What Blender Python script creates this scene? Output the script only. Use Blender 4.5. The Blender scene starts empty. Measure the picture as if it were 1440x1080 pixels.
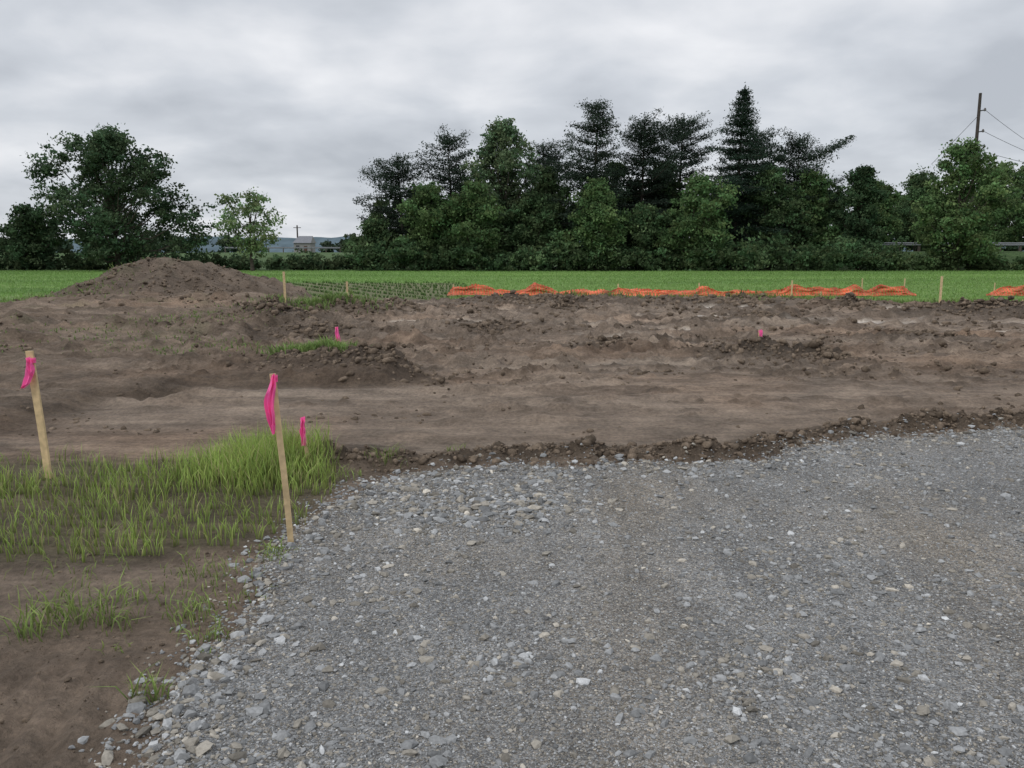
import bpy, math
import numpy as np
from mathutils import Vector
rng = np.random.default_rng(11)
scene = bpy.context.scene

# ------------------------------------------------------------ noise helpers
def hash2(ix, iy, seed):
    n = (ix * 374761393 + iy * 668265263 + seed * 974711) & 0xFFFFFFFF
    n = ((n ^ (n >> 13)) * 1274126177) & 0xFFFFFFFF
    n = n ^ (n >> 16)
    return (n & 0xFFFF) / 65535.0
def vnoise(x, y, seed=0):
    x = np.asarray(x, float); y = np.asarray(y, float)
    ix = np.floor(x).astype(np.int64); iy = np.floor(y).astype(np.int64)
    fx = x - ix; fy = y - iy
    fx = fx*fx*(3-2*fx); fy = fy*fy*(3-2*fy)
    a = hash2(ix, iy, seed); b = hash2(ix+1, iy, seed)
    c = hash2(ix, iy+1, seed); d = hash2(ix+1, iy+1, seed)
    return ((a*(1-fx)+b*fx)*(1-fy) + (c*(1-fx)+d*fx)*fy)*2-1
def fbm(x, y, octv=4, seed=0, gain=0.5):
    s = 0; a = 1; t = 0
    for i in range(octv):
        s = s + a*vnoise(x*2**i + 17.3*i, y*2**i - 9.1*i, seed+i)
        t += a; a *= gain
    return s/t
def sstep(a, b, x):
    t = np.clip((x-a)/(b-a), 0, 1)
    return t*t*(3-2*t)
def sdf(x, y, poly):
    d = np.full(np.shape(x), 1e9); inside = np.zeros(np.shape(x), bool)
    n = len(poly)
    for i in range(n):
        x0, y0 = poly[i]; x1, y1 = poly[(i+1) % n]
        ex, ey = x1-x0, y1-y0
        t = np.clip(((x-x0)*ex+(y-y0)*ey)/(ex*ex+ey*ey), 0, 1)
        d = np.minimum(d, np.hypot(x-x0-t*ex, y-y0-t*ey))
        if y0 != y1:
            c = ((y0 > y) != (y1 > y)) & (x < (x1-x0)*(y-y0)/(y1-y0)+x0)
            inside ^= c
    return np.where(inside, d, -d)
def pdist(x, y, line):
    d = np.full(np.shape(x), 1e9)
    for (x0, y0), (x1, y1) in zip(line[:-1], line[1:]):
        ex, ey = x1-x0, y1-y0
        t = np.clip(((x-x0)*ex+(y-y0)*ey)/(ex*ex+ey*ey), 0, 1)
        d = np.minimum(d, np.hypot(x-x0-t*ex, y-y0-t*ey))
    return d

# ------------------------------------------------------------ layout (metres)
GRAVEL = [(-1.0, -6), (-1.05, 1.5), (-1.13, 2.3), (-1.24, 2.75), (-1.2, 3.3), (-1.27, 3.9), (-1.25, 4.5),
          (-1.12, 5.2), (-.82, 5.7), (0, 5.92), (.95, 5.93), (1.9, 6.02), (2.3, 6.42), (2.95, 6.8), (4.6, 7.1),
          (8, 7.6), (14, 8.2), (26, 9), (26, -6)]
BERM = [(-1.6, 5.98), (-.8, 6.0), (0, 6.2), (.95, 6.22), (1.9, 6.35), (2.5, 6.78), (3.2, 7.1), (4.7, 7.4), (8, 7.9), (14, 8.5), (26, 9.3)]
DIRT = [(-60, -6), (-60, 12), (-30, 17), (-13.6, 21), (-15, 26), (-16, 30.5), (-12, 32), (-8, 30), (-6, 27), (-3, 27),
        (3, 28), (9, 27), (13, 24.6), (17, 24), (60, 23), (60, -6)]
BANK = [(-60, 7), (-4.6, 7.0), (-4.4, 8.6), (-3.5, 9.4), (-1.5, 9.7), (-1.3, 10.3), (-2.2, 11.2), (-4.3, 13), (-5.0, 17), (-5.6, 21),
        (-7, 25), (-16, 30), (-60, 18)]
GRASS = [(-12, 6.35), (-3.8, 6.05), (-2.6, 6.05), (-1.9, 6.3), (-1.4, 5.85), (-1.22, 5.2), (-1.3, 4.5), (-1.6, 4.15), (-2.7, 3.95), (-4, 3.9), (-12, 3.9)]
CORN = [(-16, 31), (-6, 27.3), (-2.6, 27.5), (-1.6, 32), (-3.0, 43), (-17, 43)]
HUMPS = [(-1.7, 10.3, .75, .19), (-2.6, 10.7, .9, .15), (3.6, 12.0, .75, .21), (4.5, 11.6, .6, .11), (-4.3, 21, 1.2, .32), (-3.2, 22, .8, .24),
         (1.4, 21.8, .7, .26), (.6, 25, 2.2, .12), (11.5, 20, 1.7, .22), (13.8, 19.4, 2.2, .26), (6.5, 25, 2.5, .1), (-5.4, 18.5, 1.3, .26),
         (9.5, 22.5, 1.2, .2), (-3.6, 15, .9, .16), (1.8, 13.2, .5, .07), (7.5, 14.5, .7, .11), (-.5, 16, .8, .12), (6, 18.5, .9, .14)]
PUDDLES = [(2.05, 15.0, 1.0, .35), (7.9, 18.4, 1.7, .45), (12.4, 17.8, 1.5, .4), (7.3, 23.6, 2.2, .5), (1.2, 17.5, 1.2, .25),
           (4.8, 20.2, 1.6, .35), (9.6, 16.2, 1.2, .25), (4.2, 16.5, .9, .25), (-1.5, 18.5, 1.4, .3), (13.5, 16.6, 1.2, .3), (11, 22.3, 1.4, .3)]
TRACKS = [(7.9, .03, .004), (8.9, .0, .003), (10.9, -.04, .008), (12.6, -.05, .01), (14.2, -.05, .01), (15.6, .02, .006), (17.5, .04, .006), (19.2, .03, .006), (21.2, .02, .004), (22.8, .0, .003)]
CLEATS = [(11.6, -.06, .010), (13.4, -.03, .008), (16.3, .05, .005), (18.3, .04, .006), (20.2, .02, .004)]

def mound(x, y):
    wx = x + .5*vnoise(x*.5, y*.5, 91); wy = y + .5*vnoise(x*.5, y*.5, 92)
    d1 = np.hypot((wx+11.3)/4.5, (wy-28.2)/4.3)
    ang = np.arctan2(y-28.2, x+11.3)
    z = 1.18*(1-sstep(.12, 1.0, d1))
    z = z + .10*vnoise(ang*9, d1*1.5, 93)*sstep(.1, .5, d1)*(1-sstep(.6, 1.15, d1))
    z = z + .18*fbm(x*1.6, y*1.6, 5, 94, .6)*(1-sstep(.8, 1.1, d1))
    d2 = np.hypot((wx+9.6)/6, (wy-22.5)/6)
    return z + .16*(1-sstep(.1, 1, d2))
def dirt_d(x, y):
    return sdf(x, y, DIRT) + .5*fbm(x*.6, y*.6, 3, 5)
def track_d(x, y, k):
    y0, sl, cv = TRACKS[k]
    return y - (y0 + sl*x + cv*x*x + .15*np.sin(x*.35+k) + .06*vnoise(x*.9, k*1., 3))
def height(x, y):
    x = np.asarray(x, float); y = np.asarray(y, float)
    gd = sdf(x, y, GRAVEL)
    dd = dirt_d(x, y)
    dirt = sstep(-.3, .4, dd)
    off = (1-sstep(-.1, .2, gd))
    z = .03*fbm(x*.15, y*.15, 2, 1)
    q = y + .12*x + .5*np.sin(x*.22)
    rid = 1-2*np.abs(fbm(x*.25, q*1.7, 4, 21, .55))
    mid = sstep(9, 14, y)
    z = z + dirt*off*((.018+.026*mid)*rid + (.028+.044*mid)*fbm(x*2.4, y*2.8, 5, 22, .68))
    lump = np.clip(fbm(x*1.6, y*2.6, 5, 33, .64)-.04, 0, 1)
    z = z + dirt*lump*.34*sstep(9.0, 12, y+.8*vnoise(x*.7, y*.5, 3))*off
    ch = np.clip(fbm(x*5.5, y*5.5, 3, 37, .6)-.14, 0, 1)*np.clip(fbm(x*.5, y*1.2, 3, 38)+.3, 0, 1)
    z = z + dirt*off*ch*.26*sstep(6.5, 10, y)
    for k, (y0, sl, cv) in enumerate(CLEATS):
        d = y-(y0+sl*x+cv*x*x)
        z = z + dirt*off*.028*np.sin(x*20+vnoise(x*.5, y, k)*2)*np.exp(-(d/.3)**4)*np.clip(.5+vnoise(x*.5, k*3., 66), 0, 1)
    bd = sdf(x, y, BANK) + .35*fbm(x*1.1, y*1.1, 4, 41)
    bank = sstep(-.15, .35, bd)
    z = z + bank*(.10+.05*sstep(10, 20, y)) + bank*.095*fbm(x*1.9, y*2.1, 6, 42, .72)*dirt*sstep(4, 8, y)
    z = z + .10*np.exp(-((bd-.3)/.22)**2)*np.clip(.3+fbm(x*1.5, y*1.5, 4, 43), 0, 1)*dirt*off*sstep(6.3, 7.2, y)
    b = pdist(x, y, BERM)
    amp = np.clip(.07+.12*fbm(x*1.3, y*1.3, 3, 51), .015, .2)
    lumpy = fbm(x*7, y*7, 4, 52, .65)
    z = z + amp*np.exp(-(b/.18)**2)*(1+1.2*lumpy) + .05*np.exp(-(b/.33)**2)*(lumpy+.15)
    for k in range(len(TRACKS)):
        q = track_d(x, y, k); w = .15+.005*y
        z = z + dirt*(1-.7*bank)*(-.036*np.exp(-(q/w)**2) + .045*np.exp(-((np.abs(q)-1.7*w)/(.5*w))**2)*(1+1.5*fbm(x*4, y*4, 3, 4)))*off*(.75+.025*y)*np.clip(.5+vnoise(x*.5, k, 61), 0, 1.4)
    for (hx, hy, hr, hh) in HUMPS:
        q = np.hypot(x-hx, (y-hy)*1.5)/hr
        m = q < 3
        z = np.where(m, z + hh*np.exp(-q*q*1.5)*(1+.9*fbm(x*4, y*4, 5, 71, .65)), z)
    z = z + .08*np.exp(-((y-25.6-.4*np.sin(x*.5))/.6)**2)*np.clip(.3+fbm(x*.7, y*.7, 4, 81), 0, 1)*sstep(-6, -4, x)
    z = z + mound(x, y)*dirt
    nl = sstep(-1.0, -1.5, x)*sstep(3.7, 3.2, y)
    z = z + nl*(.020*np.sin((x+.25*y)*44+3*vnoise(x*2, y*2, 8))*sstep(.1, .5, vnoise(x*1.1, y*1.1, 9)+.7)*sstep(3.1, 2.8, y) + .035*fbm(x*4, y*4, 5, 10, .68))
    w = wetmask(x, y)
    z = z*(1-w) + (.0)*w
    z = z - .02*sstep(0, .25, gd)
    z = z + 1.7*sstep(74.5, 78.5, y)*sstep(31, 37, x)
    z = z + 1.6*sstep(120, 190, y)*sstep(0, -30, x)
    return z
def wetmask(x, y):
    w = np.zeros(np.shape(x))
    for (px, py, rx, ry) in PUDDLES:
        q = np.hypot((x-px)/rx, (y-py)/ry)+.8*fbm(x*1.6, y*4, 4, 15, .6)
        w = np.maximum(w, 1-sstep(.5, 1.2, q))
    return w

# ------------------------------------------------------------ mesh helper
def make_mesh(name, V, groups, col=None, mats=(), smooth=False, extra=None):
    me = bpy.data.meshes.new(name)
    V = np.asarray(V, np.float32)
    me.vertices.add(len(V)); me.vertices.foreach_set("co", V.ravel())
    groups = [(np.asarray(f, np.int32), m) for f, m in groups if len(f)]
    tot = sum(f.size for f, _ in groups); nf = sum(len(f) for f, _ in groups)
    me.loops.add(tot); me.polygons.add(nf)
    me.loops.foreach_set("vertex_index", np.concatenate([f.ravel() for f, _ in groups]))
    starts = []; mi = []; o = 0
    for f, m in groups:
        k = f.shape[1]
        starts.append(o + np.arange(len(f))*k); o += f.size
        mi.append(np.full(len(f), m, np.int32))
    me.polygons.foreach_set("loop_start", np.concatenate(starts).astype(np.int32))
    me.polygons.foreach_set("material_index", np.concatenate(mi))
    me.polygons.foreach_set("use_smooth", np.full(nf, smooth))
    if col is not None:
        a = me.attributes.new("Col", 'FLOAT_COLOR', 'POINT')
        c = np.ones((len(V), 4), np.float32); c[:, :3] = col
        a.data.foreach_set("color", c.ravel())
    if extra:
        for k, v in extra.items():
            a = me.attributes.new(k, 'FLOAT', 'POINT')
            a.data.foreach_set("value", np.asarray(v, np.float32).ravel())
    me.update(calc_edges=True)
    for m in mats: me.materials.append(m)
    ob = bpy.data.objects.new(name, me)
    scene.collection.objects.link(ob)
    return ob
class Acc:
    def __init__(s): s.V = []; s.C = []; s.G = {}; s.n = 0
    def add(s, V, F, C, mat=0):
        V = np.asarray(V, float); C = np.asarray(C, float)
        if C.ndim == 1: C = np.tile(C, (len(V), 1))
        F = np.asarray(F)
        s.G.setdefault((mat, F.shape[1]), []).append(F + s.n)
        s.V.append(V); s.C.append(C); s.n += len(V)
    def build(s, name, mats, smooth=False):
        return make_mesh(name, np.concatenate(s.V), [(np.concatenate(f), k[0]) for k, f in s.G.items()], np.concatenate(s.C), mats, smooth)
def tube(path, radii, sides=6):
    path = np.asarray(path, float); n = len(path); V = []
    for i in range(n):
        t = path[min(i+1, n-1)]-path[max(i-1, 0)]; t = t/(np.linalg.norm(t)+1e-9)
        ref = np.array([0, 1., 0]) if abs(t[1]) < .9 else np.array([1., 0, 0])
        a = np.cross(t, ref); a /= np.linalg.norm(a); b = np.cross(t, a)
        for k in range(sides):
            th = 2*math.pi*k/sides
            V.append(path[i]+radii[i]*(math.cos(th)*a+math.sin(th)*b))
    F = [[i*sides+k, i*sides+(k+1) % sides, (i+1)*sides+(k+1) % sides, (i+1)*sides+k] for i in range(n-1) for k in range(sides)]
    return np.array(V), np.array(F)
def box(cx, cy, cz, sx, sy, sz):
    V = np.array([[cx+sx*a/2, cy+sy*b/2, cz+sz*c/2] for c in (-1, 1) for b in (-1, 1) for a in (-1, 1)])
    F = np.array([[0, 2, 3, 1], [4, 5, 7, 6], [0, 1, 5, 4], [2, 6, 7, 3], [0, 4, 6, 2], [1, 3, 7, 5]])
    return V, F

# ------------------------------------------------------------ materials
def newmat(name):
    m = bpy.data.materials.new(name); m.use_nodes = True
    nt = m.node_tree; nt.nodes.clear()
    return m, nt.nodes, nt.links
def attr_mat(name, rough=.9, nscale=30, namp=.25, bump=0, bscale=60, translucent=0, spec=.2, bdist=.01, det=3):
    m, N, L = newmat(name)
    out = N.new("ShaderNodeOutputMaterial"); p = N.new("ShaderNodeBsdfPrincipled")
    p.inputs["Roughness"].default_value = rough; p.inputs["Specular IOR Level"].default_value = spec
    a = N.new("ShaderNodeAttribute"); a.attribute_name = "Col"
    tc = N.new("ShaderNodeTexCoord")
    n = N.new("ShaderNodeTexNoise"); n.inputs["Scale"].default_value = nscale; n.inputs["Detail"].default_value = det
    L.new(tc.outputs["Object"], n.inputs["Vector"])
    mr = N.new("ShaderNodeMapRange"); mr.inputs[1].default_value = .3; mr.inputs[2].default_value = .7
    mr.inputs[3].default_value = 1-namp; mr.inputs[4].default_value = 1+namp
    L.new(n.outputs["Fac"], mr.inputs[0])
    mul = N.new("ShaderNodeVectorMath"); mul.operation = 'SCALE'
    L.new(a.outputs["Color"], mul.inputs[0]); L.new(mr.outputs[0], mul.inputs["Scale"])
    L.new(mul.outputs[0], p.inputs["Base Color"])
    if bump:
        n2 = N.new("ShaderNodeTexNoise"); n2.inputs["Scale"].default_value = bscale; n2.inputs["Detail"].default_value = 4
        L.new(tc.outputs["Object"], n2.inputs["Vector"])
        b = N.new("ShaderNodeBump"); b.inputs["Strength"].default_value = bump; b.inputs["Distance"].default_value = bdist
        L.new(n2.outputs["Fac"], b.inputs["Height"]); L.new(b.outputs[0], p.inputs["Normal"])
    if translucent:
        tr = N.new("ShaderNodeBsdfTranslucent"); L.new(mul.outputs[0], tr.inputs["Color"])
        mx = N.new("ShaderNodeMixShader"); mx.inputs[0].default_value = translucent
        L.new(p.outputs[0], mx.inputs[1]); L.new(tr.outputs[0], mx.inputs[2]); L.new(mx.outputs[0], out.inputs[0])
    else:
        L.new(p.outputs[0], out.inputs[0])
    return m
M_leaf = attr_mat("foliage", .85, 1.5, .2, translucent=.3, spec=.08, det=1)
M_bark = attr_mat("bark", .9, 6, .3, bump=.5, bscale=12)
M_blade = attr_mat("grass_blade", .7, 4, .2, translucent=.3, spec=.2, det=1)
M_stone = attr_mat("crushed_stone", .88, 90, .18, bump=.4, bscale=200, spec=.2, bdist=.003)
M_clod = attr_mat("soil_clod", .97, 30, .25, bump=1, bscale=70, spec=.08, bdist=.012)
M_wood = attr_mat("lath_wood", .7, 25, .18, bump=.3, bscale=150, spec=.2, bdist=.002)
M_plastic = attr_mat("flagging_tape", .45, 10, .06, translucent=.3, spec=.4)
M_fence = attr_mat("orange_plastic", .5, 3, .2, translucent=.1, spec=.3)
M_metal = attr_mat("galvanised", .6, 2, .1, spec=.4)
M_paint = attr_mat("siding", .8, 2, .1)

def ground_material(name, gravel=False):
    m, N, L = newmat(name)
    out = N.new("ShaderNodeOutputMaterial"); p = N.new("ShaderNodeBsdfPrincipled")
    p.inputs["Specular IOR Level"].default_value = .25
    a = N.new("ShaderNodeAttribute"); a.attribute_name = "Col"
    w = N.new("ShaderNodeAttribute"); w.attribute_name = "wet"
    tc = N.new("ShaderNodeTexCoord")
    def mapped(sx, sy, rz=0):
        q = N.new("ShaderNodeMapping"); q.inputs["Scale"].default_value = (sx, sy, 1); q.inputs["Rotation"].default_value = (0, 0, rz)
        L.new(tc.outputs["Object"], q.inputs[0]); return q.outputs[0]
    def noise(s, d=6, r=.6, vec=None, dist=0):
        n = N.new("ShaderNodeTexNoise"); n.inputs["Scale"].default_value = s; n.inputs["Detail"].default_value = d; n.inputs["Roughness"].default_value = r
        n.inputs["Distortion"].default_value = dist
        L.new(vec or tc.outputs["Object"], n.inputs["Vector"]); return n.outputs["Fac"]
    def maprange(src, a0, a1, b0, b1):
        q = N.new("ShaderNodeMapRange")
        for i, v in enumerate((a0, a1, b0, b1)): q.inputs[i+1].default_value = v
        L.new(src, q.inputs[0]); return q.outputs[0]
    def math_(op, x, y):
        q = N.new("ShaderNodeMath"); q.operation = op
        for i, v in enumerate((x, y)):
            if isinstance(v, (int, float)): q.inputs[i].default_value = v
            else: L.new(v, q.inputs[i])
        return q.outputs[0]
    def scale(c, f):
        q = N.new("ShaderNodeVectorMath"); q.operation = 'SCALE'; L.new(c, q.inputs[0]); L.new(f, q.inputs["Scale"]); return q.outputs[0]
    if not gravel:
        f1 = maprange(noise(1.9, 7, .72), .34, .66, .70, 1.30)
        f2 = maprange(noise(24, 5, .7), .3, .7, .70, 1.30)
        f3 = maprange(noise(1.0, 6, .7, mapped(.6, 4.5, .1), .3), .36, .64, .80, 1.22)
        c = scale(a.outputs["Color"], math_('MULTIPLY', math_('MULTIPLY', f1, f2), f3))
        L.new(c, p.inputs["Base Color"])
        h = math_('ADD', math_('MULTIPLY', noise(5, 8, .76), .19), math_('MULTIPLY', noise(50, 4, .65), .016))
        h = math_('ADD', h, math_('MULTIPLY', noise(1.0, 6, .7, mapped(1.2, 5, .08), .3), .05))
        v = N.new("ShaderNodeTexVoronoi"); v.inputs["Scale"].default_value = 22; L.new(tc.outputs["Object"], v.inputs["Vector"])
        h = math_('SUBTRACT', h, math_('MULTIPLY', v.outputs["Distance"], .014))
        h = math_('MULTIPLY', h, math_('SUBTRACT', 1.0, w.outputs["Fac"]))
        b = N.new("ShaderNodeBump"); b.inputs["Strength"].default_value = .95; b.inputs["Distance"].default_value = 1.0
        L.new(h, b.inputs["Height"]); L.new(b.outputs[0], p.inputs["Normal"])
        L.new(maprange(w.outputs["Fac"], 0, 1, .93, .30), p.inputs["Roughness"])
    else:
        tw = N.new("ShaderNodeMix"); tw.data_type = 'VECTOR'; tw.inputs[0].default_value = .02
        nz = N.new("ShaderNodeTexNoise"); nz.inputs["Scale"].default_value = 30; L.new(tc.outputs["Object"], nz.inputs["Vector"])
        L.new(tc.outputs["Object"], tw.inputs[4]); L.new(nz.outputs["Color"], tw.inputs[5])
        hs = None; cols = []
        for s, amp in ((78, .010), (150, .005), (330, .002)):
            v = N.new("ShaderNodeTexVoronoi"); v.inputs["Scale"].default_value = s; L.new(tw.outputs[1], v.inputs["Vector"])
            v.inputs["Randomness"].default_value = 1
            sep = N.new("ShaderNodeSeparateColor"); L.new(v.outputs["Color"], sep.inputs[0])
            hh = math_('MULTIPLY', math_('SUBTRACT', sep.outputs[1], v.outputs["Distance"]), amp)
            hs = hh if hs is None else math_('ADD', hs, hh)
            cols.append(sep.outputs[0])
            if s == 150: hue = sep.outputs[2]
        f = math_('ADD', maprange(math_('POWER', cols[0], 1.8), 0, 1, .64, 1.25), maprange(math_('POWER', cols[1], 2.5), 0, 1, -.20, .52))
        f = math_('MULTIPLY', f, maprange(cols[2], 0, 1, .78, 1.25))
        f = math_('MULTIPLY', f, maprange(noise(2.2, 5, .6), .3, .7, .82, 1.18))
        f = math_('MULTIPLY', f, maprange(noise(1.0, 5, .6, mapped(3.2, .7, -.12), .4), .35, .65, .82, 1.18))
        tint = N.new("ShaderNodeMix"); tint.data_type = 'RGBA'; tint.blend_type = 'MULTIPLY'
        L.new(maprange(hue, .58, .9, 0, .75), tint.inputs[0]); L.new(a.outputs["Color"], tint.inputs[6]); tint.inputs[7].default_value = (1.0, .88, .74, 1)
        c = scale(tint.outputs[2], f)
        L.new(c, p.inputs["Base Color"])
        b = N.new("ShaderNodeBump"); b.inputs["Strength"].default_value = .85; b.inputs["Distance"].default_value = 1.0
        L.new(hs, b.inputs["Height"]); L.new(b.outputs[0], p.inputs["Normal"])
        p.inputs["Roughness"].default_value = .85
    L.new(p.outputs[0], out.inputs[0])
    return m
M_ground = ground_material("soil_and_grass"); M_gravel = ground_material("gravel_fines", True)

# ------------------------------------------------------------ ground sheet
def grow(start, step, ratio, end):
    o = [start]; s = step
    while o[-1] < end:
        s *= ratio; o.append(o[-1]+s)
    return o[1:]
xp = np.arange(-4.6, 5.2, .03)
xs = np.array([-4.6-(v) for v in grow(0, .03, 1.03, 4000)][::-1] + list(xp) + grow(xp[-1], .03, 1.03, 4000))
yp = np.arange(2, 8, .03)
ya = grow(yp[-1], .03, 1.008, 32); s_ = ya[-1]-ya[-2]
ys = np.array([2-v for v in grow(0, .03, 1.12, 60)][::-1] + list(yp) + ya + grow(ya[-1], s_, 1.04, 5000))
GX, GY = np.meshgrid(xs, ys)
GZ = height(GX, GY)
def mix(a, b, t): return a*(1-t[..., None]) + np.asarray(b)*t[..., None]
def ground_colour(x, y, z):
    dd = dirt_d(x, y)
    base = np.zeros(x.shape+(3,)) + np.array([.182, .147, .117])
    t = .35+1.2*fbm(x*.4+.1*y, y*1.4, 5, 101, .68)
    base = mix(base, (.275, .235, .195), np.clip(t, 0, 1)*.75)
    base = mix(base, (.088, .069, .054), np.clip(fbm(x*.9, y*2.0, 6, 102, .72)*2.8-.2, 0, 1)*.8)
    lane = sstep(6.6, 7.4, y)*(1-sstep(8.6, 10.0, y+.9*vnoise(x*.5, y, 3)))*sstep(-5, -3.5, x)
    base = mix(base, (.235, .190, .152), lane*.5)
    q = y + .12*x + .5*np.sin(x*.22)
    st = fbm(x*.35, q*4.2, 4, 140, .6)
    base = base*(1+.42*st*sstep(7, 10, y))[..., None]
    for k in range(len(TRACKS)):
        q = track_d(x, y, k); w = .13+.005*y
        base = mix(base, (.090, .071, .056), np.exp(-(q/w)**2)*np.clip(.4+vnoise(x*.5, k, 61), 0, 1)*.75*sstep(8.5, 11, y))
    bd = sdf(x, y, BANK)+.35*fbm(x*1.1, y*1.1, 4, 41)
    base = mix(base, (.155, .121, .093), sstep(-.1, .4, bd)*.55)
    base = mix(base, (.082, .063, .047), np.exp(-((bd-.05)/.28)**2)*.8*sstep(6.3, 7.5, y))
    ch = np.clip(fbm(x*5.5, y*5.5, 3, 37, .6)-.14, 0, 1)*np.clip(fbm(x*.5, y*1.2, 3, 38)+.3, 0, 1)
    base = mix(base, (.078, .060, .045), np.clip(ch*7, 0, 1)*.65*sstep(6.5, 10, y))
    # slightly redder subsoil showing in patches
    base = base*(1+np.clip(fbm(x*.35, y*.8, 3, 150), 0, 1)[..., None]*np.array([.18, .02, -.10]))
    base = base*np.array([1.27, 1.20, 1.13])
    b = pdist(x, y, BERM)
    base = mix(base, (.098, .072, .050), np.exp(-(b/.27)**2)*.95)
    for (hx, hy, hr, hh) in HUMPS:
        q = np.hypot(x-hx, (y-hy)*1.5)/hr
        base = mix(base, (.082, .063, .048), np.exp(-q*q*.9)*.88)
    fe = np.exp(-((y-25.8)/1.1)**2)
    base = mix(base, (.09, .07, .054), fe*np.clip(.4+fbm(x*.6, y, 3, 77)*1.5, 0, 1)*.8)
    md = np.hypot((x+11.3)/4.8, (y-28)/4.8)
    base = mix(base, (.142, .108, .081), (1-sstep(.8, 1.1, md))*.85)
    nl = sstep(-.9, -1.4, x)*sstep(4.1, 3.8, y)
    base = mix(base, (.225, .172, .128), nl*.75)
    w = wetmask(x, y)
    base = mix(base, (.40, .355, .30), w*.75)
    g = sstep(-.15, .15, sdf(x, y, GRASS)+.15*fbm(x*3, y*3, 3, 6))
    base = mix(base, (.125, .105, .062), g*.8)
    wd = np.clip(fbm(x*1.3, y*1.3, 4, 120)*2-.35, 0, 1)*sstep(-.5, .5, bd)*sstep(10, 14, y)
    base = mix(base, (.13, .155, .065), wd*.3)
    field = 1-sstep(-.25, .35, dd)
    fg = np.zeros(x.shape+(3,)) + np.array([.140, .245, .056])
    fg = mix(fg, (.200, .305, .085), np.clip(.5+fbm(x*.06, y*.4, 4, 130)*1.2, 0, 1)*.7)
    fg = mix(fg, (.090, .175, .042), np.clip(fbm(x*.1, y*.5, 4, 131)*2, 0, 1)*.7)
    cr = sstep(-.6, .6, sdf(x, y, CORN)+.6*fbm(x, y, 3, 7))
    fg = mix(fg, (.165, .155, .090), cr*.88)
    edge = np.exp(-((dd+.6)/.9)**2)
    fg = mix(fg, (.16, .155, .09), edge*.5)
    far = sstep(68, 73, y)
    fg = mix(fg, (.060, .100, .034), far)
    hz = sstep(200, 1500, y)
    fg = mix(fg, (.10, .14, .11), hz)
    return mix(base, fg, field), w*(1-field)
C, W = ground_colour(GX, GY, GZ)
def grid_faces(ny, nx, keep=None):
    i = np.arange(ny-1)[:, None]*nx + np.arange(nx-1)[None, :]
    F = np.stack([i, i+1, i+nx+1, i+nx], -1)
    return F.reshape(-1, 4) if keep is None else F[keep]
V = np.stack([GX, GY, GZ], -1).reshape(-1, 3)
make_mesh("ground", V, [(grid_faces(len(ys), len(xs)), 0)], C.reshape(-1, 3), [M_ground], True, {"wet": W})

# gravel sheet
gx = np.array(list(np.arange(-2, 5.6, .03)) + grow(5.6, .03, 1.05, 25))
gy = np.array([2-v for v in grow(0, .03, 1.12, 7.5)][::-1] + list(np.arange(2, 8.4, .03)) + [8.5, 8.7, 9])
X, Y = np.meshgrid(gx, gy)
def gravel_sd(x, y): return sdf(x, y, GRAVEL) + .12*fbm(x*2.5, y*2.5, 4, 201, .6)
def gravel_h(x, y):
    sd = gravel_sd(x, y)
    return height(x, y) + .045*sstep(-.12, .15, sd) - .02 + .012*fbm(x*1.2, y*1.2, 3, 202) + .007*fbm(x*9, y*9, 3, 203)
SD = gravel_sd(X, Y); Z = gravel_h(X, Y)
def gravel_tone(x, y):
    s = x - .12*y
    t = .7*np.exp(-((s-.15)/.32)**2) + .6*np.exp(-((s-1.9)/.36)**2) + .5*np.exp(-((s-3.4)/.4)**2)
    t = t*sstep(6.2, 4.8, y)*np.clip(.8+.6*fbm(x*1.5, y*.8, 3, 211), 0, 1.2) + .8*np.clip(fbm(x*.9, y*.9, 4, 210)+.1, 0, 1)
    return np.clip(t, 0, 1)
T = gravel_tone(X, Y)
gc = np.zeros(X.shape+(3,)) + np.array([.245, .246, .244])
gc = mix(gc, (.275, .245, .205), T*.9)
gc = mix(gc, (.17, .135, .10), 1-sstep(-.05, .16, SD+.08*fbm(X*6, Y*6, 3, 5)))
keep = np.minimum(np.minimum(SD[:-1, :-1], SD[1:, :-1]), np.minimum(SD[:-1, 1:], SD[1:, 1:])) > -.16
make_mesh("gravel_road", np.stack([X, Y, Z], -1).reshape(-1, 3), [(grid_faces(len(gy), len(gx), keep), 0)], gc.reshape(-1, 3), [M_gravel], True, {"wet": np.zeros(X.size)})

# ------------------------------------------------------------ scattered lumps
ph = (1+5**.5)/2
ICO = np.array([[-1, ph, 0], [1, ph, 0], [-1, -ph, 0], [1, -ph, 0], [0, -1, ph], [0, 1, ph], [0, -1, -ph], [0, 1, -ph], [ph, 0, -1], [ph, 0, 1], [-ph, 0, -1], [-ph, 0, 1]])/1.9
ICOF = np.array([[0, 11, 5], [0, 5, 1], [0, 1, 7], [0, 7, 10], [0, 10, 11], [1, 5, 9], [5, 11, 4], [11, 10, 2], [10, 7, 6], [7, 1, 8], [3, 9, 4], [3, 4, 2], [3, 2, 6], [3, 6, 8], [3, 8, 9], [4, 9, 5], [2, 4, 11], [6, 2, 10], [8, 6, 7], [9, 8, 1]])
OCT = np.array([[1, 0, 0], [-1, 0, 0], [0, 1, 0], [0, -1, 0], [0, 0, 1], [0, 0, -1.]])
OCTF = np.array([[0, 2, 4], [2, 1, 4], [1, 3, 4], [3, 0, 4], [2, 0, 5], [1, 2, 5], [3, 1, 5], [0, 3, 5]])
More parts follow.
